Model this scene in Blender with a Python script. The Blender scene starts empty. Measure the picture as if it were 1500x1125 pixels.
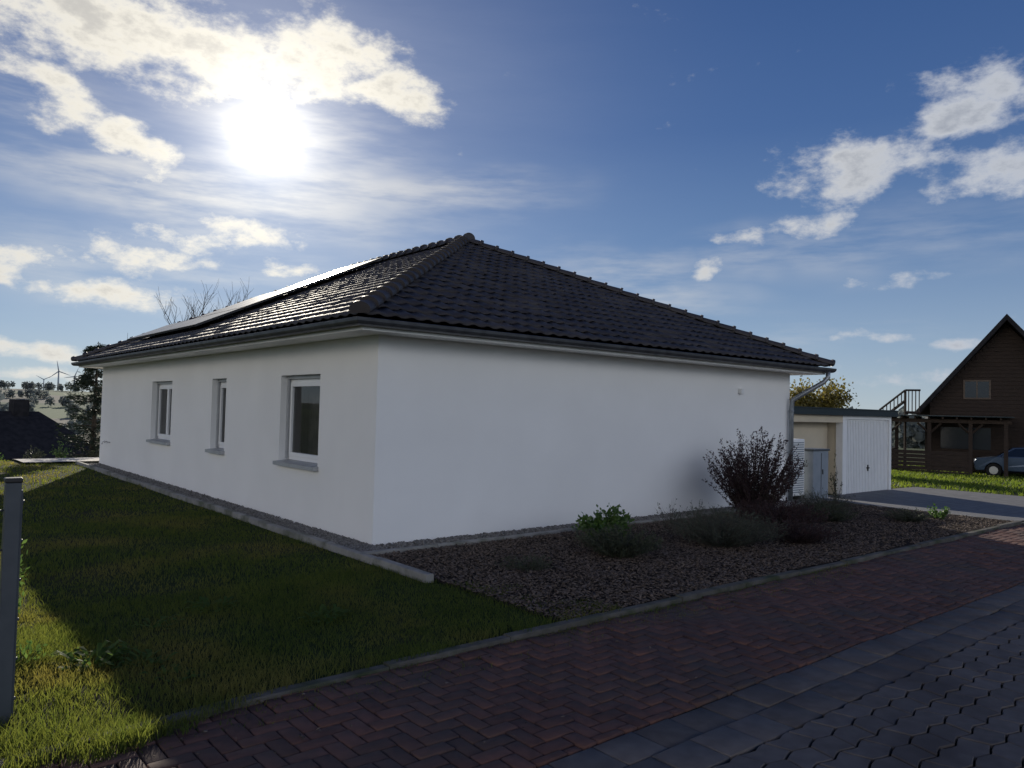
import bpy, math, random
import numpy as np
from mathutils import Vector, Matrix
random.seed(4); rng=np.random.default_rng(7)
sc=bpy.context.scene
COL=sc.collection
rad=math.radians

# ---------------------------------------------------------------- materials
def nd(nt,t,**k):
    n=nt.nodes.new(t)
    for a,b in k.items(): setattr(n,a,b)
    return n
def mat(name,c1,c2=None,scale=5,rough=.8,bump=0,bscale=60,island=0,spec=.5,metal=0,transl=0,detail=4,c3=None,c3scale=.7,bdist=.01,stretch=None,tval=2.0,ttint=None):
    m=bpy.data.materials.new(name); m.use_nodes=True; nt=m.node_tree
    b=nt.nodes['Principled BSDF']; L=nt.links
    b.inputs['Roughness'].default_value=rough; b.inputs['Metallic'].default_value=metal
    b.inputs['Specular IOR Level'].default_value=spec
    tc=nd(nt,'ShaderNodeTexCoord'); co=tc.outputs['Object']
    if stretch:
        mp=nd(nt,'ShaderNodeMapping'); mp.inputs['Scale'].default_value=stretch
        L.new(co,mp.inputs[0]); co=mp.outputs[0]
    col=None
    if c2 is None: b.inputs['Base Color'].default_value=(*c1,1)
    else:
        n=nd(nt,'ShaderNodeTexNoise'); n.inputs['Scale'].default_value=scale; n.inputs['Detail'].default_value=detail
        L.new(co,n.inputs['Vector'])
        mr=nd(nt,'ShaderNodeMapRange'); mr.inputs[1].default_value=.33; mr.inputs[2].default_value=.67
        L.new(n.outputs['Fac'],mr.inputs[0]); f=mr.outputs[0]
        if island:
            g=nd(nt,'ShaderNodeNewGeometry')
            mx=nd(nt,'ShaderNodeMix'); mx.inputs[0].default_value=island
            L.new(f,mx.inputs[2]); L.new(g.outputs['Random Per Island'],mx.inputs[3]); f=mx.outputs[0]
        mc=nd(nt,'ShaderNodeMix',data_type='RGBA'); mc.inputs[6].default_value=(*c1,1); mc.inputs[7].default_value=(*c2,1)
        L.new(f,mc.inputs[0]); col=mc.outputs[2]
        if c3:
            n3=nd(nt,'ShaderNodeTexNoise'); n3.inputs['Scale'].default_value=c3scale; n3.inputs['Detail'].default_value=4
            L.new(co,n3.inputs['Vector'])
            m3=nd(nt,'ShaderNodeMapRange'); m3.inputs[1].default_value=.48; m3.inputs[2].default_value=.68
            L.new(n3.outputs['Fac'],m3.inputs[0])
            mc3=nd(nt,'ShaderNodeMix',data_type='RGBA'); L.new(m3.outputs[0],mc3.inputs[0]); L.new(col,mc3.inputs[6]); mc3.inputs[7].default_value=(*c3,1)
            col=mc3.outputs[2]
        L.new(col,b.inputs['Base Color'])
    if bump:
        nb=nd(nt,'ShaderNodeTexNoise'); nb.inputs['Scale'].default_value=bscale; nb.inputs['Detail'].default_value=3
        L.new(co,nb.inputs['Vector'])
        bp=nd(nt,'ShaderNodeBump'); bp.inputs['Strength'].default_value=bump; bp.inputs['Distance'].default_value=bdist
        L.new(nb.outputs['Fac'],bp.inputs['Height']); L.new(bp.outputs[0],b.inputs['Normal'])
    if transl:
        t=nd(nt,'ShaderNodeBsdfTranslucent')
        if col: 
            hs=nd(nt,'ShaderNodeHueSaturation'); hs.inputs['Value'].default_value=tval; hs.inputs['Saturation'].default_value=1.05
            L.new(col,hs.inputs['Color']); tcol=hs.outputs[0]
            if ttint:
                mt=nd(nt,'ShaderNodeMix',data_type='RGBA',blend_type='MULTIPLY'); mt.inputs[0].default_value=1; L.new(tcol,mt.inputs[6]); mt.inputs[7].default_value=(*ttint,1); tcol=mt.outputs[2]
            L.new(tcol,t.inputs[0])
        else: t.inputs[0].default_value=(*c1,1)
        mx=nd(nt,'ShaderNodeMixShader'); mx.inputs[0].default_value=transl
        L.new(b.outputs[0],mx.inputs[1]); L.new(t.outputs[0],mx.inputs[2])
        L.new(mx.outputs[0],nt.nodes['Material Output'].inputs[0])
    return m

M={}
M['plaster']=mat('white_plaster',(.85,.84,.82),(.88,.87,.85),scale=1.2,rough=.92,bump=.35,bscale=220,bdist=.004,c3=(.83,.82,.80),c3scale=.5,spec=.3)
M['soffit']=mat('soffit_white',(.80,.79,.76),(.84,.83,.80),rough=.6)
M['tile']=mat('roof_tile_anthracite',(.032,.027,.028),(.052,.045,.045),scale=3,rough=.6,bump=.3,bscale=90,spec=.32,c3=(.062,.054,.053),c3scale=1.5)
M['cap']=mat('ridge_tile',(.032,.028,.030),(.065,.057,.057),scale=9,rough=.55,bump=.2,island=.6,spec=.35)
M['zinc']=mat('zinc_gutter',(.08,.082,.09),(.13,.135,.145),scale=6,rough=.42,metal=.7)
M['pipe']=mat('zinc_pipe',(.22,.24,.26),(.30,.32,.34),scale=8,rough=.4,metal=.6)
M['pvc']=mat('window_frame_white',(.80,.80,.80),rough=.35)
M['sill']=mat('window_sill_aluminium',(.36,.37,.38),(.44,.45,.46),rough=.45,metal=.2)
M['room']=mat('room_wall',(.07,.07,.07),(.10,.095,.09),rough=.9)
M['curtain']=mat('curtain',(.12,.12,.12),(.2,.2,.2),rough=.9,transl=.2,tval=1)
M['concrete']=mat('concrete_edging',(.18,.175,.16),(.31,.30,.28),scale=7,rough=.9,bump=.5,bscale=120,island=.4,c3=(.10,.105,.075),c3scale=3)
M['kerb']=mat('kerb_stone',(.07,.065,.055),(.14,.13,.115),scale=9,rough=.92,bump=.7,bscale=90,island=.4,c3=(.04,.05,.024),c3scale=3,spec=.3)
M['gravel']=mat('gravel',(.07,.065,.06),(.26,.25,.235),scale=30,rough=.85,island=.85)
M['mulch']=mat('mulch_chips',(.022,.016,.014),(.18,.14,.115),scale=30,rough=.9,island=.9,spec=.3)
M['soil']=mat('soil',(.012,.008,.007),(.035,.025,.02),scale=25,rough=.95,bump=1,bscale=60,bdist=.03,spec=.2)
M['brick']=mat('red_paver',(.058,.032,.027),(.150,.074,.058),scale=14,rough=.85,bump=.5,bscale=150,island=.6,c3=(.075,.056,.048),c3scale=1.1,bdist=.004,spec=.3)
M['greyp']=mat('grey_paver',(.085,.073,.068),(.155,.135,.125),scale=12,rough=.88,bump=.5,bscale=150,island=.55,c3=(.072,.060,.056),c3scale=1.3,bdist=.004,spec=.25)
M['joint']=mat('joint_sand',(.009,.008,.006),(.026,.023,.017),scale=20,rough=1,bump=.6,c3=(.014,.022,.007),c3scale=2,spec=.1)
M['grass']=mat('grass_blades',(.030,.052,.014),(.078,.100,.028),scale=2,rough=.65,island=.6,transl=.5,c3=(.105,.105,.038),c3scale=.9,spec=.15,tval=3.4,ttint=(1.18,.97,.65))
M['grass2']=mat('grass_blades_far',(.05,.09,.018),(.11,.15,.03),scale=.4,rough=.6,island=.5,transl=.5,spec=.2,tval=2.2,ttint=(1.15,1,.7))
M['weed']=mat('weed_leaf',(.04,.075,.02),(.08,.12,.03),scale=8,rough=.7,island=.6,transl=.45,spec=.2,tval=2.6)
M['leafdark']=mat('leaf_dark',(.022,.032,.018),(.055,.062,.033),scale=5,rough=.6,island=.7,transl=.25)
M['leafred']=mat('leaf_purple',(.020,.012,.014),(.055,.030,.030),scale=5,rough=.6,island=.8,transl=.2,spec=.25)
M['leafgreen']=mat('leaf_green',(.035,.08,.02),(.09,.15,.035),scale=5,rough=.5,island=.7,transl=.35)
M['leafyel']=mat('leaf_autumn',(.10,.085,.02),(.19,.16,.04),scale=5,rough=.6,island=.7,transl=.35)
M['lav']=mat('lavender_leaf',(.034,.042,.032),(.080,.088,.064),scale=5,rough=.7,island=.8,transl=.2,spec=.25)
M['bark']=mat('bark',(.04,.032,.025),(.08,.065,.05),scale=12,rough=.95)
M['fir']=mat('fir_needles',(.012,.022,.014),(.03,.045,.022),scale=5,rough=.7,island=.7,transl=.1)
M['farwood']=mat('far_woods_hazed',(.12,.145,.155),(.19,.205,.19),scale=.05,rough=1,island=.6,spec=.1,transl=.35,tval=1.2)  # pale blue-grey: aerial haze painted into the leaf colour
M['dwood']=mat('dark_timber',(.022,.014,.010),(.045,.028,.02),scale=3,rough=.85,stretch=(1,1,14),bump=.5,bscale=8)
M['droof']=mat('dark_roof',(.018,.017,.019),(.034,.032,.034),scale=4,rough=.9,spec=.15)
M['cream']=mat('cream_render',(.55,.48,.36),(.60,.52,.39),scale=2,rough=.9,bump=.2,bscale=150)
M['whitem']=mat('white_metal',(.78,.78,.77),(.82,.82,.81),rough=.4)
M['fascia']=mat('garage_fascia',(.035,.048,.052),rough=.8,spec=.2)
M['grey']=mat('grey_box',(.20,.235,.27),(.24,.27,.31),rough=.5)
M['black']=mat('black_plastic',(.012,.012,.013),rough=.5)
M['fence']=mat('anthracite_coat',(.045,.055,.065),(.06,.07,.08),rough=.5,scale=10)
M['steel']=mat('steel_screw',(.5,.5,.5),metal=1,rough=.3)
M['carp']=mat('car_paint',(.06,.09,.14),(.065,.095,.15),rough=.2,metal=.3)
M['tyre']=mat('tyre',(.012,.012,.012),rough=.9)
M['turb']=mat('turbine_white',(.30,.33,.38),rough=.8)
M['patio']=mat('patio_slab',(.42,.40,.37),(.52,.5,.46),scale=6,rough=.9,bump=.2)
def glass(name,rough=.02,tr=.6):
    m=bpy.data.materials.new(name); m.use_nodes=True; nt=m.node_tree
    for n in list(nt.nodes): nt.nodes.remove(n)
    o=nd(nt,'ShaderNodeOutputMaterial'); g=nd(nt,'ShaderNodeBsdfGlossy'); g.inputs['Roughness'].default_value=rough
    t=nd(nt,'ShaderNodeBsdfTransparent'); t.inputs[0].default_value=(tr,tr,tr,1)
    f=nd(nt,'ShaderNodeFresnel'); f.inputs[0].default_value=1.5
    x=nd(nt,'ShaderNodeMixShader'); nt.links.new(f.outputs[0],x.inputs[0]); nt.links.new(t.outputs[0],x.inputs[1]); nt.links.new(g.outputs[0],x.inputs[2]); nt.links.new(x.outputs[0],o.inputs[0])
    return m
M['glass']=glass('window_glass')
M['dglass']=mat('dark_glass',(.01,.012,.015),rough=.05,spec=.8)
M['solar']=mat('solar_cell_glass',(.010,.012,.02),rough=.30,spec=1.0)
M['alu']=mat('aluminium',(.5,.5,.5),metal=.9,rough=.35)
def paving_mat():
    m=mat('driveway_paver',(.10,.10,.105),(.16,.16,.16),scale=3,rough=.75,bump=0)
    nt=m.node_tree; b=nt.nodes['Principled BSDF']
    br=nd(nt,'ShaderNodeTexBrick'); br.inputs['Scale'].default_value=1; br.inputs['Brick Width'].default_value=.3; br.inputs['Row Height'].default_value=.2
    br.inputs['Mortar Size'].default_value=.008; br.inputs['Color1'].default_value=(.15,.15,.155,1); br.inputs['Color2'].default_value=(.10,.10,.107,1); br.inputs['Mortar'].default_value=(.03,.03,.025,1)
    tc=[n for n in nt.nodes if n.type=='TEX_COORD'][0]
    nt.links.new(tc.outputs['Object'],br.inputs['Vector'])
    mx=nd(nt,'ShaderNodeMix',data_type='RGBA',blend_type='MIX'); mx.inputs[0].default_value=.6
    src=b.inputs['Base Color'].links[0].from_socket
    nt.links.new(src,mx.inputs[6]); nt.links.new(br.outputs[0],mx.inputs[7]); nt.links.new(mx.outputs[2],b.inputs['Base Color'])
    return m
M['drive']=paving_mat()
def ground_mat():
    m=mat('ground_grass',(.018,.030,.009),(.042,.055,.018),scale=6,rough=1,bump=.6,bscale=40,bdist=.03,c3=(.05,.046,.022),c3scale=.8,spec=.1)
    nt=m.node_tree; b=nt.nodes['Principled BSDF']; src=b.inputs['Base Color'].links[0].from_socket
    g=nd(nt,'ShaderNodeNewGeometry'); ln=nd(nt,'ShaderNodeVectorMath',operation='LENGTH'); nt.links.new(g.outputs['Position'],ln.inputs[0])
    mr=nd(nt,'ShaderNodeMapRange'); mr.inputs[1].default_value=45; mr.inputs[2].default_value=160; nt.links.new(ln.outputs['Value'],mr.inputs[0])
    v=nd(nt,'ShaderNodeTexVoronoi'); v.inputs['Scale'].default_value=.006; nt.links.new(g.outputs['Position'],v.inputs['Vector'])
    cr=nd(nt,'ShaderNodeValToRGB'); e=cr.color_ramp.elements
    e[0].position=0; e[0].color=(.12,.15,.11,1); e[1].position=1; e[1].color=(.22,.215,.18,1)  # distant field colours paled and greyed, with aerial haze painted in
    for p,c in ((.3,(.15,.19,.12,1)),(.55,(.19,.185,.16,1)),(.8,(.11,.14,.115,1))):
        x=e.new(p); x.color=c
    cr.color_ramp.interpolation='CONSTANT'
    sp=nd(nt,'ShaderNodeSeparateColor'); nt.links.new(v.outputs['Color'],sp.inputs[0]); nt.links.new(sp.outputs[0],cr.inputs[0])
    mx=nd(nt,'ShaderNodeMix',data_type='RGBA'); nt.links.new(mr.outputs[0],mx.inputs[0]); nt.links.new(src,mx.inputs[6]); nt.links.new(cr.outputs[0],mx.inputs[7])
    nt.links.new(mx.outputs[2],b.inputs['Base Color'])
    return m
M['ground']=ground_mat()

# ---------------------------------------------------------------- helpers
def empty(name,loc=(0,0,0),rz=0):
    e=bpy.data.objects.new(name,None); COL.objects.link(e); e.location=loc; e.rotation_euler=(0,0,rz); return e
def fin(name,me,m,parent=None,smooth=False):
    if m: me.materials.append(m)
    o=bpy.data.objects.new(name,me); COL.objects.link(o)
    if parent: o.parent=parent
    if smooth: me.polygons.foreach_set('use_smooth',[True]*len(me.polygons))
    return o
def fmesh(name,V,F,m,parent=None,smooth=False):
    V=np.asarray(V,dtype=np.float32).reshape(-1,3); F=np.asarray(F,dtype=np.int32)
    me=bpy.data.meshes.new(name); me.vertices.add(len(V)); me.vertices.foreach_set('co',V.ravel())
    n,k=F.shape; me.loops.add(n*k); me.loops.foreach_set('vertex_index',F.ravel())
    me.polygons.add(n); me.polygons.foreach_set('loop_start',(np.arange(n)*k).astype(np.int32))
    me.update(calc_edges=True); me.validate()
    return fin(name,me,m,parent,smooth)
def pmesh(name,V,F,m,parent=None,smooth=False):
    me=bpy.data.meshes.new(name); me.from_pydata([tuple(v) for v in V],[],F); me.update(); return fin(name,me,m,parent,smooth)
BF=[(0,3,2,1),(4,5,6,7),(0,1,5,4),(1,2,6,5),(2,3,7,6),(3,0,4,7)]
def box(name,a,b,m,parent=None,bev=0):
    return multibox(name,[(a,b)],m,parent,bev)
def multibox(name,L,m,parent=None,bev=0):
    V=[];F=[]
    for a,b in L:
        k=len(V)
        V+=[(a[0],a[1],a[2]),(b[0],a[1],a[2]),(b[0],b[1],a[2]),(a[0],b[1],a[2]),(a[0],a[1],b[2]),(b[0],a[1],b[2]),(b[0],b[1],b[2]),(a[0],b[1],b[2])]
        F+=[tuple(i+k for i in f) for f in BF]
    o=pmesh(name,V,F,m,parent)
    if bev:
        x=o.modifiers.new('bevel','BEVEL'); x.width=bev; x.segments=2
    return o
def tubes(name,segs,m,parent=None,n=6,smooth=True):
    V=[];F=[]
    for pl in segs:
        k=len(V); prev=None
        P=[Vector(p) for p,_ in pl]
        for i,(p,r) in enumerate(pl):
            d=(P[min(i+1,len(P)-1)]-P[max(i-1,0)])
            if d.length<1e-6: d=Vector((0,0,1))
            d.normalize()
            u=d.cross(Vector((0,0,1)) if abs(d.z)<.9 else Vector((1,0,0))).normalized() if prev is None else (prev-d*prev.dot(d)).normalized()
            prev=u; w=d.cross(u)
            for j in range(n):
                a=2*math.pi*j/n; V.append(P[i]+(u*math.cos(a)+w*math.sin(a))*r)
        for i in range(len(pl)-1):
            for j in range(n):
                F.append((k+i*n+j,k+i*n+(j+1)%n,k+(i+1)*n+(j+1)%n,k+(i+1)*n+j))
        F.append(tuple(k+j for j in range(n))[::-1]); e=k+(len(pl)-1)*n; F.append(tuple(e+j for j in range(n)))
    return pmesh(name,V,F,m,parent,smooth)
def ss(a,b,x):
    t=np.clip((np.asarray(x,dtype=float)-a)/(b-a),0,1); return t*t*(3-2*t)
def H(x,y):
    x=np.asarray(x,dtype=float); y=np.asarray(y,dtype=float)
    r=np.hypot(x,y)
    h=-.5*ss(9.8,16,x)-.42*ss(18,40,x)
    h=h-4.2*ss(15.6,33,y)*(1-ss(8,24,x))
    h=h-14*ss(60,300,r)
    h=h+(27+5*np.sin(x*.0021+1)+4*np.sin(y*.0017+x*.004))*ss(420,1500,r)
    h=h+.012*np.sin(x*1.7+.5)*np.sin(y*1.3)*(1-ss(-.6,-.3,x))*ss(-3.4,-2.5,y)
    return h
def Hg(x,y):
    return H(x,y)-.09*(ss(3.55,4.0,-np.asarray(y,dtype=float))-ss(11.0,11.5,-np.asarray(y,dtype=float)))

# ---------------------------------------------------------------- ground
def axis(lo,hi,R):
    a=list(np.arange(lo,hi+.01,.5)); s=.5; x=hi
    while x<R: s*=1.13; x+=s; a.append(x)
    s=.5; x=lo; pre=[]
    while x>-R: s*=1.13; x-=s; pre.append(x)
    return np.array(pre[::-1]+a)
ax=axis(-12,24,6000); ay=axis(-12,24,6000)
X,Y=np.meshgrid(ax,ay); Z=Hg(X,Y)
V=np.stack([X,Y,Z],-1).reshape(-1,3); nx,ny=len(ax),len(ay)
I,J=np.meshgrid(np.arange(nx-1),np.arange(ny-1)); q=(J*nx+I).ravel()
fmesh('ground',V,np.stack([q,q+1,q+1+nx,q+nx],-1),M['ground'],smooth=True)

def drape(name,x0,x1,y0,y1,off,m,step=.25,bumpy=0):
    xs=np.linspace(x0,x1,max(2,int((x1-x0)/step)+1)); ys=np.linspace(y0,y1,max(2,int((y1-y0)/step)+1))
    X,Y=np.meshgrid(xs,ys); Z=H(X,Y)+off+bumpy*(rng.random(X.shape)-.5)
    nx,ny=len(xs),len(ys); I,J=np.meshgrid(np.arange(nx-1),np.arange(ny-1)); q=(J*nx+I).ravel()
    return fmesh(name,np.stack([X,Y,Z],-1).reshape(-1,3),np.stack([q,q+1,q+1+nx,q+nx],-1),m,smooth=True)

# ---------------------------------------------------------------- pavings
def blocks(name,R,ztop,m,gap=.003,bev=.005,depth=.03,parent=None,jit=.0025):
    R=np.array(R,dtype=float); n=len(R)
    x0=R[:,0]+gap; y0=R[:,1]+gap; x1=R[:,2]-gap; y1=R[:,3]-gap
    cx,cy=(x0+x1)/2,(y0+y1)/2
    sag=.010*np.sin(cx*1.9+1)*np.sin(cy*2.3)+.006*np.sin(cx*5+cy*3)
    c=H(cx,cy)+ztop+sag*.6+rng.normal(0,jit,n)
    def ring(i,z):
        return np.stack([np.stack([x0+i,y0+i,z],-1),np.stack([x1-i,y0+i,z],-1),np.stack([x1-i,y1-i,z],-1),np.stack([x0+i,y1-i,z],-1)],1)
    V=np.concatenate([ring(bev,c),ring(0,c-bev*.7),ring(0,c-depth)],1)
    tl=rng.normal(0,.0014,(n,4)); V[:,:4,2]+=tl; V[:,4:8,2]+=tl
    f=[[0,1,2,3]]
    for k in range(4):
        a,b=k,(k+1)%4
        f.append([4+a,4+b,b,a]); f.append([8+a,8+b,4+b,4+a])
    f=np.array(f); F=(f[None]+(np.arange(n)*12)[:,None,None]).reshape(-1,4)
    return fmesh(name,V.reshape(-1,3),F,m,parent)
drape('road',-14,40,-11.2,-3.6,-.030,M['joint'],step=.5)
RX0,RX1=-10,34
u=.1025; rects=[]
YB0,YB1=-5.25,-3.72
for j in range(int((YB1-YB0)/u)+3):
    for i in range(int((RX1-RX0)/u)+1):
        k=(i-j)%4; x=RX0+i*u; y=YB0-u*.4+(j-1)*u
        if k==0: r=[x,y,x+2*u,y+u]
        elif k==3: r=[x,y,x+u,y+2*u]
        else: continue
        r[1]=max(r[1],YB0); r[3]=min(r[3],YB1)
        if r[3]-r[1]>.03: rects.append(r)
blocks('brick_pavement',rects,-.008,M['brick'],gap=.0042,bev=.006)
rects=[]
for j in range(2):
    y=-5.76+j*.253; x=RX0+(.15 if j else 0)
    while x<RX1:
        rects.append([x,y,x+.3,y+.253]); x+=.3
blocks('gutter_pavement',rects,-.014,M['greyp'],gap=.004,bev=.006)
def tri(t): return 2*abs(2*(t-math.floor(t+.5)))-1
V=[];F=[]
bw,bh=.225,.15; row=0; y=-5.765-bh
def wp(x,y): return (x+.020*tri(y/bh/2+.25), y+.019*tri(x/(bw)))
while y>-11.1:
    x=RX0+(bw/2 if row%2 else 0)
    while x<30:
        pts=[]
        g=.0055
        x0,x1,y0,y1=x+g,x+bw-g,y+g,y+bh-g
        N=4
        for i in range(N): pts.append((x0+(x1-x0)*i/N,y0))
        for i in range(N): pts.append((x1,y0+(y1-y0)*i/N))
        for i in range(N): pts.append((x1-(x1-x0)*i/N,y1))
        for i in range(N): pts.append((x0,y1-(y1-y0)*i/N))
        cx,cy=(x0+x1)/2,(y0+y1)/2; z=float(H(cx,cy))-.010+random.gauss(0,.002)+.005*math.sin(cx*1.9)*math.sin(cy*2.1)
        tx,ty=random.gauss(0,.008),random.gauss(0,.008)
        k=len(V); n=len(pts)
        wx,wy=wp(cx,cy)
        for (px,py),s,dz in [(p,.95,0) for p in pts]+[(p,1,-.005) for p in pts]+[(p,1,-.03) for p in pts]:
            qx,qy=wp(px,py)
            qx=wx+(qx-wx)*s; qy=wy+(qy-wy)*s
            qy=min(qy,-5.768)
            V.append((qx,qy,z+dz+(px-cx)*tx+(py-cy)*ty))
        F.append(tuple(range(k,k+n)))
        for i in range(n):
            j=(i+1)%n
            F.append((k+n+i,k+n+j,k+j,k+i)); F.append((k+2*n+i,k+2*n+j,k+n+j,k+n+i))
        x+=bw
    y-=bh; row+=1
pmesh('interlocking_pavement',V,F,M['greyp'])
def kerbpiece(L,m,name,bev=.008):
    V=[];F=[]
    for (p,q,w,zt) in L:
        p=Vector((p[0],p[1],0)); q=Vector((q[0],q[1],0)); d=(q-p).normalized(); nrm=Vector((-d.y,d.x,0))*w/2
        p=p+d*.004; q=q-d*.004; k=len(V)
        for dz,s in ((-.12,1),(zt-bev,1),(zt,1-2*bev/w)):
            for c in (p-nrm*s,q-nrm*s,q+nrm*s,p+nrm*s):
                V.append((c.x,c.y,float(H(c.x,c.y))+dz+(random.gauss(0,.0015) if dz>0 else 0)))
        F.append((k+8,k+9,k+10,k+11))
        for i in range(4):
            j=(i+1)%4; F.append((k+i,k+j,k+4+j,k+4+i)); F.append((k+4+i,k+4+j,k+8+j,k+8+i))
    return pmesh(name,V,F,m)
L=[];x=-10.0
def ky(x): return -3.68-(.35*((-2.6-x)/2.0)**1.3*.6 if x<-2.6 else 0)+.012*math.sin(x*.9)
while x<9.9:
    L.append(((x,ky(x)+random.gauss(0,.005)),(x+1,ky(x+1)),.085,(.030 if x>-3 else .012)+random.gauss(0,.006))); x+=1
while x<40:
    L.append(((x,-3.68),(x+1,-3.68),.09,.012)); x+=1
kerbpiece(L,M['kerb'],'road_kerb')
L=[]
y=-1.9
while y<14.2: L.append(((-.46,y),(-.46,min(y+1,14.3)),.085,.075+random.gauss(0,.004))); y+=1
kerbpiece(L,M['concrete'],'concrete_edging')
L=[];x=-.41
while x<9.5: L.append(((x,-.46),(x+1,-.46),.07,.06+random.gauss(0,.004))); x+=1
L+= [((10.0,-.5-i),(10.0,-1.5-i),.07,.03) for i in range(3)]
kerbpiece(L,M['concrete'],'concrete_edging')
drape('driveway',10.03,21.5,-3.63,2.6,.022,M['drive'])
drape('driveway_apron',21.5,36,-3.63,-1.2,.022,M['drive'],step=.5)
drape('planting_bed',-.40,9.97,-3.64,-.49,.012,M['soil'],step=.08,bumpy=.012)
drape('gravel_strip',-.42,0,-.42,14.2,.012,M['gravel'],step=.1,bumpy=.01)
drape('gravel_strip',0.0,10.4,-.42,0,.014,M['gravel'],step=.1,bumpy=.01)
drape('patio',-1.6,6,14.6,17.6,.05,M['patio'],step=.5)

def stones(name,P,size,m,flat=.6,elong=1.0):
    n=len(P); o=np.array([[1,0,0],[0,1,0],[-1,0,0],[0,-1,0],[0,0,1],[0,0,-1]],float)
    V=np.repeat(o[None],n,0)*(1+rng.uniform(-.35,.35,(n,6,1)))
    V[:,:,0]*=elong; V[:,:,2]*=flat
    V+=rng.normal(0,.18,(n,6,3))*np.array([1,1,.4])
    V*=size[:,None,None]
    a=rng.uniform(0,2*np.pi,n); t=rng.normal(0,.35,n)
    ct,st=np.cos(t),np.sin(t)
    x=V[:,:,0]*ct[:,None]+V[:,:,2]*st[:,None]; z=-V[:,:,0]*st[:,None]+V[:,:,2]*ct[:,None]; V[:,:,0]=x; V[:,:,2]=z
    ca,sa=np.cos(a)[:,None],np.sin(a)[:,None]
    x=V[:,:,0]*ca-V[:,:,1]*sa; y=V[:,:,0]*sa+V[:,:,1]*ca; V[:,:,0]=x; V[:,:,1]=y
    V+=P[:,None,:]
    f=np.array([[0,1,4],[1,2,4],[2,3,4],[3,0,4],[1,0,5],[2,1,5],[3,2,5],[0,3,5]])
    return fmesh(name,V.reshape(-1,3),(f[None]+(np.arange(n)*6)[:,None,None]).reshape(-1,3),m)
def scatter(n,x0,x1,y0,y1,z,pw=1):
    x=rng.uniform(x0,x1,n); y=y0+(y1-y0)*rng.random(n)**pw
    return np.stack([x,y,H(x,y)+z],-1)
P=np.concatenate([scatter(9000,-.41,-.01,-.4,14.1,.03,1.5),scatter(5500,0,9.9,-.42,-.01,.03)])
stones('gravel',P,rng.uniform(.010,.024,len(P)),M['gravel'])
P=np.concatenate([scatter(32000,-.38,5.5,-3.62,-.5,.028),scatter(14000,5.5,9.95,-3.62,-.5,.028)])
stones('wood_mulch',P,rng.uniform(.005,.017,len(P)),M['mulch'],flat=.3,elong=1.8)
P=scatter(420,-3.5,9,-5.2,-3.5,.004); stones('leaf_litter',P,rng.uniform(.004,.012,len(P)),M['mulch'],flat=.15,elong=1.3)

# ---------------------------------------------------------------- grass
def blades(P,h,w,lean=.5):
    n=len(P); a=rng.uniform(0,2*np.pi,n); b=rng.uniform(0,2*np.pi,n)
    side=np.stack([np.cos(a),np.sin(a),0*a],-1)*w[:,None]/2
    ld=np.stack([np.cos(b),np.sin(b),0*b],-1)*(h*rng.uniform(.1,lean*2,n))[:,None]
    up=np.array([0,0,1.])*h[:,None]
    V=np.stack([P-side,P+side,P+up*.55+ld*.35-side*.8,P+up*.55+ld*.35+side*.8,P+up*.95+ld],1)
    f=np.array([[0,1,3],[0,3,2],[2,3,4]])
    return V.reshape(-1,3),(f[None]+(np.arange(n)*5)[:,None,None]).reshape(-1,3)
def nz(x,y): return .5+.25*np.sin(x*2.1+1.3*np.sin(y*1.7))+.25*np.sin(y*2.7+1.1*np.sin(x*3.1+1))
def inlawn(x,y):
    edge=-.20+.16*np.sin(y*7)+.14*np.sin(y*17+1)+.45*ss(-2.3,-3.6,y)
    over=.10*nz(x*3,x*5)*(x<.2)+.35*ss(-2.6,-3.6,x)*(.5+.5*nz(x*4,y*2))
    kx=np.where(x<-2.6,-3.63-.21*(np.maximum(-2.6-x,0)/2)**1.3,-3.63)-over
    near=(y<-1.9)&(x<edge)
    mid=(y>=-1.9)&(x<-.51)
    return (near|mid)&(y>kx)
Vs=[];Fs=[];off=0
def addzone(n,x0,x1,y0,y1,hm,wm):
    global off
    x=rng.uniform(x0,x1,n); y=rng.uniform(y0,y1,n); k=inlawn(x,y)&(rng.random(n)<.45+.6*nz(x*1.5,y*1.5))
    if y1>14: k&=~((x>-1.7)&(y>14.5))
    x=x[k]; y=y[k]; P=np.stack([x,y,H(x,y)-.005],-1)
    h=hm*rng.uniform(.5,1.3,len(x))*(.75+.6*nz(x,y))
    wild=ss(-3.0,-3.7,x)*ss(1.0,-.5,y)
    h*=1+1.6*wild*nz(x*2,y*2)
    h*=1+.8*ss(-3.3,-3.6,y)*nz(x*3,y)
    w=wm*rng.uniform(.6,1.3,len(x))
    V,F=blades(P,h,w,.45); Vs.append(V); Fs.append(F+off); off+=len(V)
addzone(120000,-6,.3,-4.3,-1,.042,.005)
addzone(85000,-8,-.45,-1,4,.040,.007)
addzone(42000,-12,-.45,4,9,.04,.013)
addzone(34000,-16,-.45,9,18,.045,.022)
fmesh('lawn_grass',np.concatenate(Vs),np.concatenate(Fs),M['grass'])
n=30000; x=rng.uniform(19.6,44,n); y=rng.uniform(-1.1,20,n); k=~((x<21.5)&(y<2.7)); x=x[k];y=y[k]
V,F=blades(np.stack([x,y,H(x,y)],-1),rng.uniform(.05,.13,len(x)),rng.uniform(.03,.06,len(x)))
fmesh('meadow_grass',V,F,M['grass2'])
n=3600
x=rng.uniform(-5,4,n); y=-3.73-rng.random(n)**3*.35; V,F=blades(np.stack([x,y,H(x,y)-.02],-1),rng.uniform(.015,.04,n),rng.uniform(.003,.006,n))
fmesh('joint_grass',V,F,M['grass'])

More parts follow.
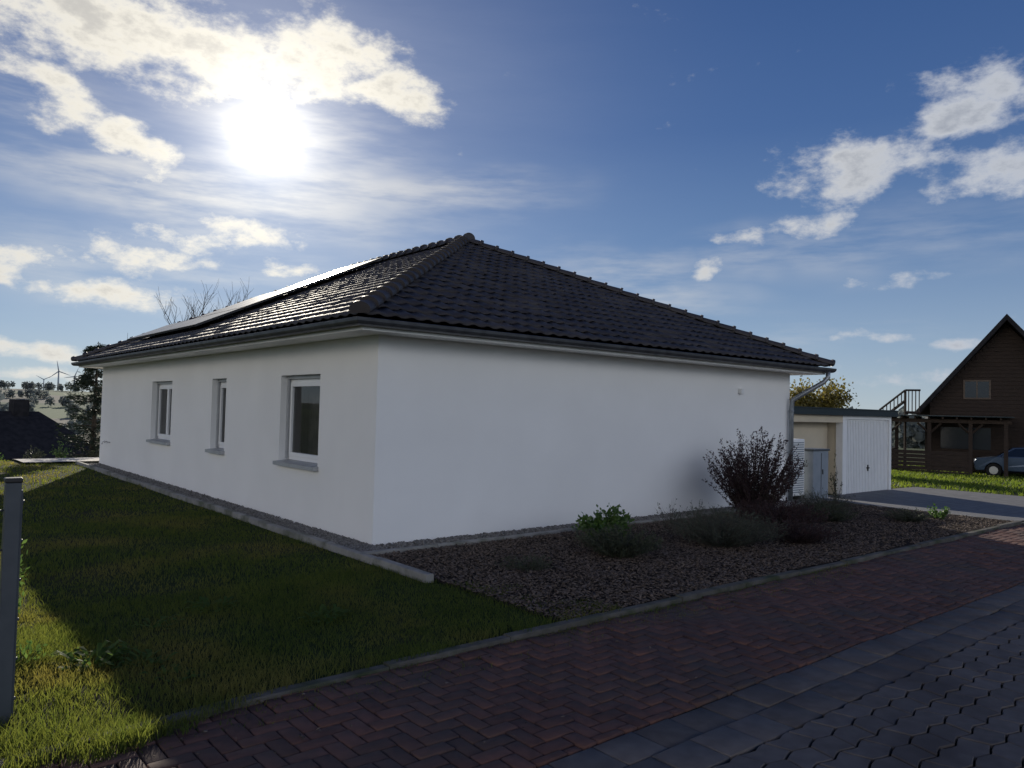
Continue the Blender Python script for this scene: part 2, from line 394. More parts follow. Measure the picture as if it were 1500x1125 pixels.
# ---------------------------------------------------------------- plants
def leafcloud(P,size,aspect=2.0,up=.3,dirs=None):
    n=len(P); d=rng.normal(0,1,(n,3)) if dirs is None else dirs+rng.normal(0,.45,(n,3))
    d[:,2]+=up; d/=np.linalg.norm(d,axis=1)[:,None]
    s=np.cross(d,rng.normal(0,1,(n,3))); s/=np.linalg.norm(s,axis=1)[:,None]
    sz=size*rng.uniform(.6,1.3,n); d=d*sz[:,None]; s=s*(sz/aspect/2)[:,None]
    V=np.stack([P,P+d*.5-s,P+d,P+d*.5+s],1)
    f=np.array([[0,1,2,3]])
    return V.reshape(-1,3),(f[None]+(np.arange(n)*4)[:,None,None]).reshape(-1,4)
def shrub(name,pos,h,r,ns,nl,ls,lm,spread=1.0,sm=None,stemr=.004,aspect=2.2,leafstart=.15):
    e=empty(name); pos=Vector((pos[0],pos[1],float(H(pos[0],pos[1]))))
    segs=[];LP=[];LD=[]
    for i in range(ns):
        a=random.uniform(0,2*math.pi); rr=math.sqrt(random.random())*r*spread; hh=h*random.uniform(.55,1.05)*(1-.35*(rr/(r*spread+1e-6))**2)
        b=Vector((math.cos(a),math.sin(a),0)); p0=pos+b*rr*.2; pl=[]
        for k in range(6):
            t=k/5; p=p0+b*rr*.85*(t**1.1)+Vector((0,0,hh*t))+Vector((random.gauss(0,.01),random.gauss(0,.01),0))*h*t*1.5
            pl.append((p,stemr*(1.15-t)))
        segs.append(pl)
        for _ in range(nl):
            t=random.uniform(leafstart,1)*5; k=min(int(t),4); q=pl[k][0].lerp(pl[k+1][0],t-k)
            LP.append(q+Vector((random.gauss(0,1),random.gauss(0,1),random.gauss(0,1)))*ls*.4); LD.append(b*.5+Vector((0,0,.6)))
    tubes('stems',segs,sm or M['bark'],e,n=3,smooth=False)
    V,F=leafcloud(np.array([tuple(v) for v in LP]),ls,aspect,0.1,np.array([tuple(v) for v in LD])); fmesh('leaves',V,F,lm,e)
    return e
shrub('barberry_shrub',(6.35,-1.05),1.46,.76,180,120,.040,M['leafred'],stemr=.006,leafstart=.03)
shrub('hydrangea_shrub',(2.55,-1.35),.50,.34,38,44,.06,M['leafgreen'],aspect=1.5)
shrub('heather_shrub',(2.0,-2.05),.38,.50,170,56,.027,M['leafdark'])
shrub('lavender_shrub',(3.7,-2.25),.50,.78,400,30,.038,M['lav'],aspect=5)
shrub('heather_shrub',(4.75,-2.7),.32,.5,150,46,.028,M['leafred'])
shrub('heather_shrub',(5.6,-1.9),.48,.72,180,50,.033,M['leafred'])
shrub('lavender_shrub',(7.9,-1.4),.46,.58,200,28,.032,M['lav'],aspect=5)
shrub('heather_shrub',(7.2,-1.9),.32,.45,110,34,.028,M['leafdark'])
shrub('heather_shrub',(8.3,-2.6),.24,.36,80,30,.025,M['leafdark'])
shrub('hydrangea_shrub',(9.15,-2.75),.26,.16,16,26,.04,M['leafgreen'],aspect=1.5)
shrub('heather_shrub',(.65,-2.0),.16,.32,70,20,.022,M['leafdark'])
shrub('ornamental_grass',(4.6,-.75),.42,.25,22,3,.03,M['leafdark'],stemr=.003,leafstart=.6)
shrub('ornamental_grass',(5.3,-.7),.38,.22,16,3,.03,M['leafdark'],stemr=.003,leafstart=.6)
def rosette(name,x,y,n,L,w,m,up=.45):
    V=[];F=[]
    z=float(H(x,y))
    for i in range(n):
        a=random.uniform(0,2*math.pi); l=L*random.uniform(.4,1.1); e=up*random.uniform(.3,1.4); d=Vector((math.cos(a),math.sin(a),0)); s=Vector((-d.y,d.x,0))
        k=len(V); p=Vector((x,y,z))+d*random.uniform(0,.12)+s*random.uniform(-.1,.1)
        for t,ww,zz in ((0,.2,0),(.35,.8,.5),(.7,1,.75),(1,.05,.6)):
            c=p+d*l*t+Vector((0,0,zz*l*e)); tw=random.uniform(-.3,.3)
            V.append(c-s*w*ww/2+Vector((0,0,tw*w*.5))); V.append(c+s*w*ww/2-Vector((0,0,tw*w*.5)))
        for j in range(3): F.append((k+2*j,k+2*j+1,k+2*j+3,k+2*j+2))
    return pmesh(name,V,F,m)
rosette('lawn_weed',-3.45,-2.6,110,.14,.03,M['weed'],.8)
rosette('lawn_weed',-3.2,-2.75,60,.10,.024,M['weed'],.6)
rosette('lawn_weed',-2.4,-1.64,60,.13,.026,M['weed'],.6)
rosette('lawn_weed',-1.8,-2.45,70,.13,.026,M['weed'],.6)
rosette('lawn_weed',-3.1,-3.1,30,.10,.022,M['weed'],.5)
rosette('lawn_weed',-2.9,-1.9,24,.12,.025,M['weed'],.5)
shrub('tall_weed',(-3.62,-.65),.50,.07,4,22,.05,M['weed'],leafstart=.1)
shrub('tall_weed',(-3.75,-1.2),.26,.13,9,12,.04,M['weed'],leafstart=.1)
shrub('tall_weed',(-3.80,-2.4),.18,.15,12,8,.04,M['weed'],leafstart=.1)

def tree(name,x,y,h,crown,nleaf,ls,lm,depth=4,r=.12,z0=None,spreadf=.6,lean=(0,0),narrow=1.0):
    e=empty(name); base=Vector((x,y,float(H(x,y)) if z0 is None else z0)); segs=[];tips=[]
    def br(p,d,L,r,k):
        pl=[(p,r)]; q=p
        for i in range(4):
            d=(d+Vector((random.gauss(0,.12),random.gauss(0,.12),random.gauss(0,.06)+.04))).normalized()
            q=q+d*L/4; pl.append((q,r*(1-.45*(i+1)/4)))
            if k<depth and i>=1:
                for _ in range(1 if i<3 else 2):
                    a=random.uniform(0,2*math.pi); s=Vector((math.cos(a),math.sin(a),random.uniform(-.1,.5)))
                    br(q,(d*(1-spreadf)+s*spreadf).normalized(),L*random.uniform(.55,.8),r*.5,k+1)
        segs.append(pl)
        if k>=depth-1: tips.append([v for v,_ in pl[1:]])
    br(base,Vector((lean[0],lean[1],1)).normalized(),h*crown,r,0)
    zt=max(v.z for s_ in segs for v,_ in s_)-base.z; sc_=h/zt
    def rs(v): d=(v-base)*sc_; return base+Vector((d.x*narrow,d.y*narrow,d.z))
    segs=[[(rs(v),rr) for v,rr in s_] for s_ in segs]; tips=[[rs(v) for v in t] for t in tips]
    tubes('trunk_and_limbs',segs,M['bark'],e,n=4)
    if nleaf:
        T=[tuple(v) for t in tips for v in t]; T=np.array(T); idx=rng.integers(0,len(T),nleaf)
        P=T[idx]+rng.normal(0,ls*1.3,(nleaf,3)); V,F=leafcloud(P,ls,1.6,0); fmesh('foliage',V,F,lm,e)
    return e
def conifer(name,x,y,h,w,n=9000,ls=.12):
    e=empty(name); z=float(H(x,y)); base=Vector((x,y,z)); segs=[[(base,.1),(base+Vector((.05,.05,h)),.01)]]; P=[];D=[]
    for i in range(90):
        t=random.uniform(.05,.98); a=random.uniform(0,2*math.pi); L=w*(1-t)**.8*random.uniform(.5,1.15)+.08
        p0=base+Vector((0,0,h*t)); d=Vector((math.cos(a),math.sin(a),random.uniform(-.15,.35)))
        segs.append([(p0,.02),(p0+d*L,.004)])
        for k in range(int(n/90)):
            s=random.random()**.7; q=p0+d*L*s+Vector((random.gauss(0,.05),random.gauss(0,.05),random.gauss(-.04,.05))); P.append(tuple(q)); D.append(tuple(d))
    tubes('trunk_and_limbs',segs,M['bark'],e,n=4)
    V,F=leafcloud(np.array(P),ls,4,-.2,np.array(D)); fmesh('needles',V,F,M['fir'],e)
conifer('spruce_tree',.85,19.2,4.0,1.1)
tree('bare_tree',6.0,25.0,9.5,.42,0,.1,None,depth=4,r=.11,z0=-2.5,narrow=.42)
tree('bare_tree',7.4,26.0,9.9,.42,0,.1,None,depth=4,r=.11,z0=-2.6,narrow=.42)
tree('bare_tree',4.3,28,8.3,.42,0,.1,None,depth=3,r=.08,z0=-3.6,narrow=.22)
tree('autumn_tree',27.0,9.9,3.85,.42,9000,.15,M['leafyel'],depth=4,r=.12,spreadf=.5)
tree('autumn_tree',-6.2,27,2.7,.42,4200,.14,M['leafyel'],depth=4,r=.1)
for i in range(6):
    shrub('garden_shrub',(-3.2+i*.75+random.uniform(-.2,.2),17.6+random.uniform(-.4,1.2)),random.uniform(.3,.6),.3,26,18,.05,M['leafdark'] if i%2 else M['leafgreen'])
Ps=[]
def wood(az,dist,w,hh,n):
    cx,cy=-4.6+dist*math.cos(rad(az)),-7.9+dist*math.sin(rad(az))
    for _ in range(max(1,int(w/(hh*.7)))):
        t_=rng.uniform(-w,w)/2
        ox,oy=t_*math.sin(rad(az)),-t_*math.cos(rad(az))
        r=hh*rng.uniform(.3,.55); p=rng.normal(0,1,(n,3)); p/=np.linalg.norm(p,axis=1)[:,None]; p*=rng.uniform(.5,1,(n,1))*r*np.array([1,1,1.15])
        hhx=hh*rng.uniform(.45,.7)
        Ps.append((p+np.array([cx+ox,cy+oy,float(H(cx+ox,cy+oy))+hhx]),hh*.13))
for az,d,w,hh in ((84.5,105,4,6.0),(87,190,16,7),(79,230,24,6),(84,330,50,7),(76,420,80,8),(88,450,80,8),(82,640,120,9),(77,800,160,9),(86,950,160,9),(80,1250,300,10),(86,1400,300,10),
   (24,120,40,5),(18,200,80,7),(30,260,90,8),(24,600,300,14),(95,200,80,10),(100,500,200,13)):
    wood(az,d,w,hh,110)
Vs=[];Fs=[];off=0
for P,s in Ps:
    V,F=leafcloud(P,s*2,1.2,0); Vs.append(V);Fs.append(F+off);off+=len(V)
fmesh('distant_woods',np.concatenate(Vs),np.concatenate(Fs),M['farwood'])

# ---------------------------------------------------------------- main house
W,D=9.2,14.1; o=.55; ze=2.655; TN=2.42/5.15; TH=math.atan(TN); HH=W/2+o
house=empty('white_bungalow')
wins=[(1.50,2.77,.84,2.08),(5.02,5.72,.85,2.08),(8.06,9.47,.85,2.08)]
V=[];F=[]
def quad(a,b,c,d):
    k=len(V); V.extend([a,b,c,d]); F.append((k,k+1,k+2,k+3))
ys=[0]+[v for w in wins for v in w[:2]]+[D]
for i in range(len(ys)-1):
    y0,y1=ys[i],ys[i+1]; wz=[w for w in wins if abs(w[0]-y0)<1e-6]
    if not wz: quad((0,y1,-.2),(0,y0,-.2),(0,y0,2.6),(0,y1,2.6))
    else:
        w=wz[0]; quad((0,y1,-.2),(0,y0,-.2),(0,y0,w[2]),(0,y1,w[2])); quad((0,y1,w[3]),(0,y0,w[3]),(0,y0,2.6),(0,y1,2.6))
        dp=.34
        quad((0,y0,w[2]),(dp,y0,w[2]),(dp,y0,w[3]),(0,y0,w[3])); quad((0,y1,w[2]),(0,y1,w[3]),(dp,y1,w[3]),(dp,y1,w[2]))
        quad((0,y0,w[3]),(dp,y0,w[3]),(dp,y1,w[3]),(0,y1,w[3])); quad((0,y0,w[2]),(0,y1,w[2]),(dp,y1,w[2]),(dp,y0,w[2]))
quad((0,0,-.2),(W,0,-.2),(W,0,2.6),(0,0,2.6)); quad((W,0,-.2),(W,D,-.2),(W,D,2.6),(W,0,2.6)); quad((W,D,-.2),(0,D,-.2),(0,D,2.6),(W,D,2.6))
pmesh('walls',V,F,M['plaster'],house)
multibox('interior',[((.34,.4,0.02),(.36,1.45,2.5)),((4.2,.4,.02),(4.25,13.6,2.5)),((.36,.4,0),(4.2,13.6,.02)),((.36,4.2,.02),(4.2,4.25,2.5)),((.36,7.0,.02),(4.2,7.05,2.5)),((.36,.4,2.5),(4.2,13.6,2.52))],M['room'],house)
for i,(y0,y1,z0,z1) in enumerate(wins):
    xf=.14; t=.065; B=[]
    B+= [((xf,y0,z0+.02),(xf+.07,y0+t,z1)),((xf,y1-t,z0+.02),(xf+.07,y1,z1)),((xf,y0+t,z0+.02),(xf+.07,y1-t,z0+.02+t)),((xf,y0+t,z1-t-.05),(xf+.07,y1-t,z1))]
    a,b,c,d=y0+t-.012,y1-t+.012,z0+t+.008,z1-t-.038; s=.055; xs=xf-.014
    def sash(a,b): return [((xs,a,c),(xf+.06,a+s,d)),((xs,b-s,c),(xf+.06,b,d)),((xs,a+s,c),(xf+.06,b-s,c+s)),((xs,a+s,d-s),(xf+.06,b-s,d))]
    if i==2:
        mid=(a+b)/2; B+=sash(a,mid-.002)+sash(mid+.002,b)
    else: B+=sash(a,b)
    multibox('window_frame_%d'%(i+1),B,M['pvc'],house,bev=.004)
    pmesh('window_glass_%d'%(i+1),[(xf+.02,b,c),(xf+.02,a,c),(xf+.02,a,d),(xf+.02,b,d)],[(0,1,2,3)],M['glass'],house)
    multibox('shutter_guides_%d'%(i+1),[((xf-.045,y0+.001,z0+.03),(xf-.016,y0+.04,z1-.002)),((xf-.045,y1-.04,z0+.03),(xf-.016,y1-.001,z1-.002)),((xf-.045,y0+.04,z1-.05),(xf-.016,y1-.04,z1-.003))],M['sill'],house)
    pmesh('window_sill_%d'%(i+1),[(xf-.002,y0-.03,z0+.018),(-.075,y0-.03,z0-.004),(-.075,y1+.03,z0-.004),(xf-.002,y1+.03,z0+.018),(xf-.002,y0-.03,z0-.05),(-.075,y0-.03,z0-.055),(-.075,y1+.03,z0-.055),(xf-.002,y1+.03,z0-.05)],
          [(0,3,2,1),(4,5,6,7),(0,1,5,4),(1,2,6,5),(2,3,7,6),(3,0,4,7)],M['sill'],house)
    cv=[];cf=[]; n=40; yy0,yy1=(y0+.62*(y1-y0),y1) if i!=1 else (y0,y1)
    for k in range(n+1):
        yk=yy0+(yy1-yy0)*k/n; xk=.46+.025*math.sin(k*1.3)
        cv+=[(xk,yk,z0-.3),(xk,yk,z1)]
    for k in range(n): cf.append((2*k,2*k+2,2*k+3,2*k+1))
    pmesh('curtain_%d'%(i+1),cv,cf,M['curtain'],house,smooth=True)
def looprofile(name,prof,m,closed=False):
    V=[];F=[];n=len(prof)
    for sx,sy in ((0,0),(1,0),(1,1),(0,1)):
        for of,z in prof:
            V.append(((W+of) if sx else -of,(D+of) if sy else -of,z))
    for c in range(4):
        d=(c+1)%4
        for i in range(n-1): F.append((c*n+i,d*n+i,d*n+i+1,c*n+i+1))
    return pmesh(name,V,F,m,house)
looprofile('soffit',[(0,2.515),(.40,2.515),(.40,2.500),(.475,2.500),(.475,2.63)],M['soffit'])
R=.068; gc=.560; gz=2.605
prof=[(gc-R*1.0,gz+.02)]+[(gc+R*math.cos(a),gz+R*math.sin(a)) for a in np.linspace(math.pi,2*math.pi,11)]+[(gc+R+.002,gz+.012),(gc+R-.01,gz+.018),(gc+R-.014,gz+.008)]+[(gc+(R-.004)*math.cos(a),gz+(R-.004)*math.sin(a)) for a in np.linspace(2*math.pi,math.pi,9)]
go=looprofile('gutter',prof,M['zinc'])
V=[];F=[]
def ringb(axis,pos,w,rr):
    k=len(V); A=np.linspace(math.pi,2*math.pi,9)
    for s in (-w/2,w/2):
        for a in A:
            of=gc+rr*math.cos(a); z=gz+rr*math.sin(a)
            V.append((pos+s,-of,z) if axis=='x' else (-of,pos+s,z))
    for i in range(8): F.append((k+i,k+i+1,k+9+i+1,k+9+i))
x=.1
while x<W+.4: ringb('x',x,.03,R+.003); x+=.72
y=.1
while y<D+.4: ringb('y',y,.03,R+.003); y+=.72
for x in (2.9,5.9): ringb('x',x,.09,R+.0045)
for y in (2.9,5.9,8.9,11.9): ringb('y',y,.09,R+.0045)
pmesh('gutter_brackets',V,F,M['zinc'],house)
def roof_face(name,org,s,inn,Ls):
    s=np.array(s,float); inn=np.array(inn,float); org=np.array(org,float)
    nrm=np.array([-inn[0]*math.sin(TH),-inn[1]*math.sin(TH),math.cos(TH)])
    course=.29*math.cos(TH); nc=int(HH/course)+1
    cols=np.arange(0,Ls+.001,.22/8)
    rows=[]
    for j in range(nc):
        h0=j*course-.02; h1=(j+1)*course-.02
        rows+=[(max(h0,0.),.004,j),(max(h0,0.),.032,j),(min((h0+h1)/2,HH),.019,j),(min(h1,HH),.006,j)]
    Vv=[]
    for h,z,j in rows:
        jj=np.random.default_rng(j).normal(0,.0018,len(cols)//8+2)
        wv=.022*(.5+.5*np.cos(2*np.pi*cols/.22))**1.3
        per=jj[(np.arange(len(cols))//8)]
        sg=np.clip(cols,h,max(h,Ls-h))
        p=org[None]+s[None]*sg[:,None]+inn[None]*h
        p=p+np.array([0,0,h*TN])[None]+nrm[None]*(wv+z+per)[:,None]
        Vv.append(p)
    Vv=np.concatenate(Vv); nxx=len(cols); nr=len(rows)
    I,J=np.meshgrid(np.arange(nxx-1),np.arange(nr-1)); q=(J*nxx+I).ravel()
    return fmesh(name,Vv,np.stack([q,q+1,q+1+nxx,q+nxx],-1),M['tile'],house)
roof_face('roof_west',(-o,-o,ze),(0,1,0),(1,0,0),D+2*o)
roof_face('roof_south',(-o,-o,ze),(1,0,0),(0,1,0),W+2*o)
roof_face('roof_east',(W+o,-o,ze),(0,1,0),(-1,0,0),D+2*o)
roof_face('roof_north',(-o,D+o,ze),(1,0,0),(0,-1,0),W+2*o)
def caps(name,a,b,rr=.11):
    a=Vector(a);b=Vector(b); d=(b-a); L=d.length; d.normalize(); side=d.cross(Vector((0,0,1))).normalized(); up=side.cross(d)
    n=int(L/.335); V=[];F=[]
    for i in range(n+1):
        p=a+d*(L*i/(n+1)-.03); q=a+d*(L*(i+1)/(n+1)+.03); k=len(V); A=np.linspace(-.15,math.pi+.15,13)
        j=random.gauss(0,.003)
        for c,r,l in ((p,rr*.9,.012),(p,rr*1.12,.036),(p+d*.045,rr*1.12,.036),(p+d*.06,rr,.024),(q,rr*.86,.012)):
            for t in A: V.append(c+side*r*math.cos(t)+up*(r*.78*math.sin(t)+l+j-.01))
        for g in range(4):
            for m_ in range(12): F.append((k+g*13+m_,k+g*13+m_+1,k+(g+1)*13+m_+1,k+(g+1)*13+m_))
        F.append(tuple(k+m_ for m_ in range(13)))
    return pmesh(name,V,F,M['cap'],house,smooth=False)
zr=ze+HH*TN
caps('hip_ridge_1',(-o,-o,ze+.03),(W/2,HH-o,zr+.03)); caps('hip_ridge_2',(W+o,-o,ze+.03),(W/2,HH-o,zr+.03))
caps('hip_ridge_3',(-o,D+o,ze+.03),(W/2,D+o-HH,zr+.03)); caps('hip_ridge_4',(W+o,D+o,ze+.03),(W/2,D+o-HH,zr+.03))
caps('ridge',(W/2,HH-o-.12,zr+.04),(W/2,D+o-HH+.12,zr+.04),.125)
def slope_pt(x,y,l):
    h=x+o; return Vector((x-math.sin(TH)*l,y,ze+h*TN+math.cos(TH)*l))
def panel(i,x0,x1,y0,y1):
    def slab(name,x0,x1,y0,y1,l0,l1,m):
        V=[slope_pt(x0,y0,l0),slope_pt(x1,y0,l0),slope_pt(x1,y1,l0),slope_pt(x0,y1,l0),slope_pt(x0,y0,l1),slope_pt(x1,y0,l1),slope_pt(x1,y1,l1),slope_pt(x0,y1,l1)]
        return pmesh(name,V,BF,m,house)
    slab('solar_frame_%d'%i,x0,x1,y0,y1,.12,.160,M['black']); slab('solar_glass_%d'%i,x0+.015,x1-.015,y0+.015,y1-.015,.160,.163,M['solar'])
k=0
for r0,r1,y0,w,n in ((.25,1.18,7.4,1.72,3),(1.22,2.78,7.4,1.06,3),(2.82,4.38,7.4,1.06,2)):
    for i in range(n): k+=1; panel(k,r0,r1,y0+i*(w+.015),y0+i*(w+.015)+w)
tubes('downpipe',[[((W+.42,-gc,gz-.05),.045),((W+.42,-gc,gz-.16),.045),((W+.36,-gc+.06,gz-.26),.045),((W+.02,-.22,gz-.52),.045),((W-.05,-.09,gz-.62),.045),((W-.06,-.075,gz-.8),.045),((W-.06,-.075,-.05),.045)]]+
  [[((W-.06,-.075,z),.05),((W-.06,-.075,z+.04),.05)] for z in (1.75,.95,.3)],M['pipe'],house,n=14)
box('wall_sensor',(7.45,-.07,2.05),(7.53,-.002,2.15),M['whitem'],house,bev=.012)
tubes('garden_tap',[[((0,13.3,.62),.014),((-.1,13.3,.62),.014),((-.12,13.3,.56),.012)],[((0,13.0,.62),.014),((-.07,13.0,.62),.014)],[((-.05,13.3,.62),.03),((-.065,13.3,.62),.03)]],M['steel'],house,n=8)

# ---------------------------------------------------------------- heat pump + cabinet
hp=empty('heat_pump'); zb=float(H(10.1,.5))
box('casing',(9.30,.10,zb+.08),(9.98,.55,zb+1.22),M['whitem'],hp,bev=.02)
multibox('grille',[((9.36,.085,zb+.15+i*.045),(9.92,.097,zb+.168+i*.045)) for i in range(23)],M['grey'],hp)
multibox('feet',[((9.36,.14,zb-.02),(9.46,.5,zb+.08)),((9.82,.14,zb-.02),(9.92,.5,zb+.08))],M['black'],hp)
ub=empty('utility_cabinet'); box('body',(10.10,-.02,zb-.05),(10.72,.32,zb+.98),M['grey'],ub,bev=.015); box('lid',(10.08,-.04,zb+.98),(10.74,.34,zb+1.02),M['fence'],ub,bev=.008)
multibox('door_seam',[((10.41,-.026,zb+.05),(10.42,-.018,zb+.94)),((10.46,-.035,zb+.5),(10.48,-.021,zb+.6))],M['black'],ub)
shrub('young_shrub',(9.72,-.7),1.05,.14,9,22,.045,M['leafdark'],stemr=.007)

# ---------------------------------------------------------------- garage
ga=empty('garage'); gx0,gx1,gy=13.55,19.45,2.5; gb=-.55; gt=1.74
box('side_wall_left',(gx0,gy,gb),(gx0+.15,gy+6,gt),M['whitem'],ga)
box('side_wall_right',(gx1-.15,gy,gb),(gx1,gy+6,gt),M['whitem'],ga)
box('back_wall',(gx0+.15,gy+5.85,gb),(gx1-.15,gy+6,gt),M['whitem'],ga)
box('pier',(16.38,gy,gb),(16.60,gy+.2,gt),M['whitem'],ga)
box('lintel_left',(gx0+.15,gy,gt-.2),(16.38,gy+.2,gt),M['cream'],ga)
box('lintel_right',(16.60,gy,gt-.1),(gx1-.15,gy+.2,gt),M['whitem'],ga)
box('cream_door',(gx0+.15,gy+.45,gb),(16.38,gy+.5,gt-.2),M['cream'],ga)
box('partition',(16.42,gy+.2,gb),(16.58,gy+5.85,gt),M['cream'],ga)
rb=[((16.60,gy+.06,gb+.02),(gx1-.15,gy+.10,gt-.1))]
x=16.64
while x<gx1-.2: rb.append(((x,gy+.035,gb+.05),(x+.055,gy+.0605,gt-.13))); x+=.095
multibox('ribbed_door',rb,M['whitem'],ga)
multibox('door_handle',[((17.9,gy+.0,gb+.75),(18.02,gy+.036,gb+.79)),((17.94,gy+.01,gb+.68),(17.98,gy+.034,gb+.86))],M['black'],ga)
box('roof_slab',(gx0-.12,gy-.15,gt),(gx1+.12,gy+6.1,gt+.17),M['fascia'],ga,bev=.01)
box('roof_trim',(gx0-.14,gy-.17,gt+.17),(gx1+.14,gy+6.12,gt+.2),M['fascia'],ga)

# ---------------------------------------------------------------- fence
fe=empty('garden_fence'); fx,fy=-4.00,-3.30; fz=0
box('post',(fx-.035,fy-.03,fz-.1),(fx+.035,fy+.03,fz+1.22),M['fence'],fe,bev=.004)
box('post_cap',(fx-.039,fy-.034,fz+1.22),(fx+.039,fy+.034,fz+1.245),M['black'],fe,bev=.006)
box('clamp_rail',(fx+.036,fy-.016,fz+.05),(fx+.044,fy+.016,fz+1.18),M['fence'],fe)
tubes('screws',[[((fx+.043,fy,z),.009),((fx+.052,fy,z),.008)] for z in np.arange(.12,1.2,.2)],M['fence'],fe,n=8)
S=[]
for i in range(60): S.append([((fx-.07-i*.05,fy,.05),.003),((fx-.07-i*.05,fy,1.2),.003)])
for z in np.arange(.08,1.2,.2):
    for dy in (-.007,.007): S.append([((fx-.03,fy+dy,z),.004),((fx-3.1,fy+dy,z),.004)])
tubes('mesh_panel',S,M['fence'],fe,n=5)
box('post_2',(fx-3.16,fy-.03,-.1),(fx-3.1,fy+.03,1.22),M['fence'],fe)

# ---------------------------------------------------------------- neighbour house left
nh=empty('tiled_roof_house',(2.0,34.5,float(H(2,34.5))-.2),rad(12))
box('walls',(-8,0,0),(3.5,8,2.9),M['cream'],nh)
V=[(-8.6,-.7,2.4),(4.1,-.7,2.4),(4.1,8.7,2.4),(-8.6,8.7,2.4),(-5.0,4,5.4),(1.0,4,5.4)]
pmesh('roof',V,[(0,1,5,4),(1,2,5),(2,3,4,5),(3,0,4),(3,2,1,0)],M['droof'],nh)
box('chimney',(-.3,3.6,4.9),(.4,4.3,6.0),M['droof'],nh)

# ---------------------------------------------------------------- timber house right
TR=rad(-72)
th=empty('timber_gable_house',(-4.57+40*.643+21.4*.766,-7.93+40*.766-21.4*.643,-.95),TR)
xr=3.85; zrg=7.95; zev=3.15; dep=11
pmesh('gable_wall',[(.5,0,0),(7.2,0,0),(7.2,0,3.6),(xr,0,zrg-.4),(.5,0,3.6),(.5,dep,0),(7.2,dep,0),(7.2,dep,3.6),(xr,dep,zrg-.4),(.5,dep,3.6)],
   [(0,1,2,3,4),(9,8,7,6,5),(0,4,9,5),(1,6,7,2),(2,7,8,3),(3,8,9,4)],M['dwood'],th)
multibox('cladding',[((.5,-.03,.1+i*.19),(7.2,-.001,.1+i*.19+.165)) for i in range(18)],M['dwood'],th)
cl=[]
for i in range(22):
    z=3.52+i*.19; f=(z+.17-3.5)/(zrg-.4-3.5); hw=3.35*(1-f)
    if hw>.2: cl.append(((xr-hw,-.03,z),(xr+hw,-.001,z+.165)))
multibox('gable_cladding',cl,M['dwood'],th)
def slab4(name,pts,th_,m,p):
    V=[Vector(v) for v in pts]; V2=[v-Vector((0,0,th_)) for v in V]
    return pmesh(name,V2+V,BF,m,p)
slab4('roof_left',[(-.05,-.9,zev),(xr,-.9,zrg),(xr,dep+.8,zrg),(-.05,dep+.8,zev)],.3,M['droof'],th)
slab4('roof_right',[(xr,-.9,zrg),(7.75,-.9,zev),(7.75,dep+.8,zev),(xr,dep+.8,zrg)],.3,M['droof'],th)
M['lwood']=mat('window_surround_timber',(.10,.075,.055),(.14,.105,.08),rough=.8)
multibox('window_frames',[((2.0,-.06,3.75),(3.2,-.031,3.83)),((2.0,-.06,4.65),(3.2,-.031,4.73)),((2.0,-.06,3.83),(2.08,-.031,4.65)),((3.12,-.06,3.83),(3.2,-.031,4.65)),((2.57,-.06,3.83),(2.63,-.031,4.65))],M['lwood'],th)
M['dgl2']=mat('timber_window_glass',(.02,.024,.03),rough=.12,spec=.6)
box('window_pane',(2.08,-.045,3.83),(3.12,-.036,4.65),M['dgl2'],th)
box('lower_windows',(1.0,-.05,1.2),(3.2,-.032,2.3),M['dgl2'],th)
cp=[((-1.2,-3.6,2.52),(4.0,-3.42,2.70)),((-1.2,-.3,2.52),(4.0,-.12,2.70))]
for x in (-1.1,.6,2.3,3.7): cp.append(((x,-3.58,0),(x+.16,-3.42,2.52)))
for x in (-1.1,.3): cp.append(((x,-.28,0),(x+.16,-.14,2.52)))
for i in range(9): cp.append(((-1.1+i*.58,-3.9,2.70),(-1.03+i*.58,.0,2.82)))
multibox('carport_frame',cp,M['dwood'],th)
slab4('carport_roof',[(-1.35,-4.0,2.86),(4.1,-4.0,2.86),(4.1,0,2.9),(-1.35,0,2.9)],.04,M['fascia'],th)
multibox('carport_boarding',[((-.94,-3.56,.05+i*.19),(2.3,-3.53,.05+i*.19+.16)) for i in range(6)]+[((-1.1,-3.4,.05+i*.19),(-1.07,-.3,.05+i*.19+.16)) for i in range(6)],M['dwood'],th)
br=[]
for x in (-1.02,.68,2.38): 
    for s in (-1,1): br.append([((x+.0,-3.5,2.0),.05),((x+s*.5,-3.5,2.5),.05)])
tubes('carport_braces',br,M['dwood'],th,n=4,smooth=False)
st=[]
A0,A1,A2=-1.75,-.55,.15
st+=[[((A0,-1.2,2.55),.07),((A1,-1.2,3.6),.07)],[((A0,-1.2,3.1),.05),((A1,-1.2,4.15),.05)],[((A1,-1.2,4.15),.05),((A2,-1.2,4.15),.05)],[((A1,-1.2,3.0),.07),((A2,-1.2,3.0),.07)]]
for i in range(8): 
    t=i/7; st.append([((A0+(A1-A0)*t,-1.2,2.55+1.05*t),.025),((A0+(A1-A0)*t,-1.2,3.1+1.05*t),.025)])
for i in range(5): st.append([((A1+i*.16,-1.2,3.0),.025),((A1+i*.16,-1.2,4.15),.025)])
st.append([((A1,-1.2,0),.07),((A1,-1.2,4.15),.06)])
tubes('outside_stair',st,M['dwood'],th,n=4,smooth=False)

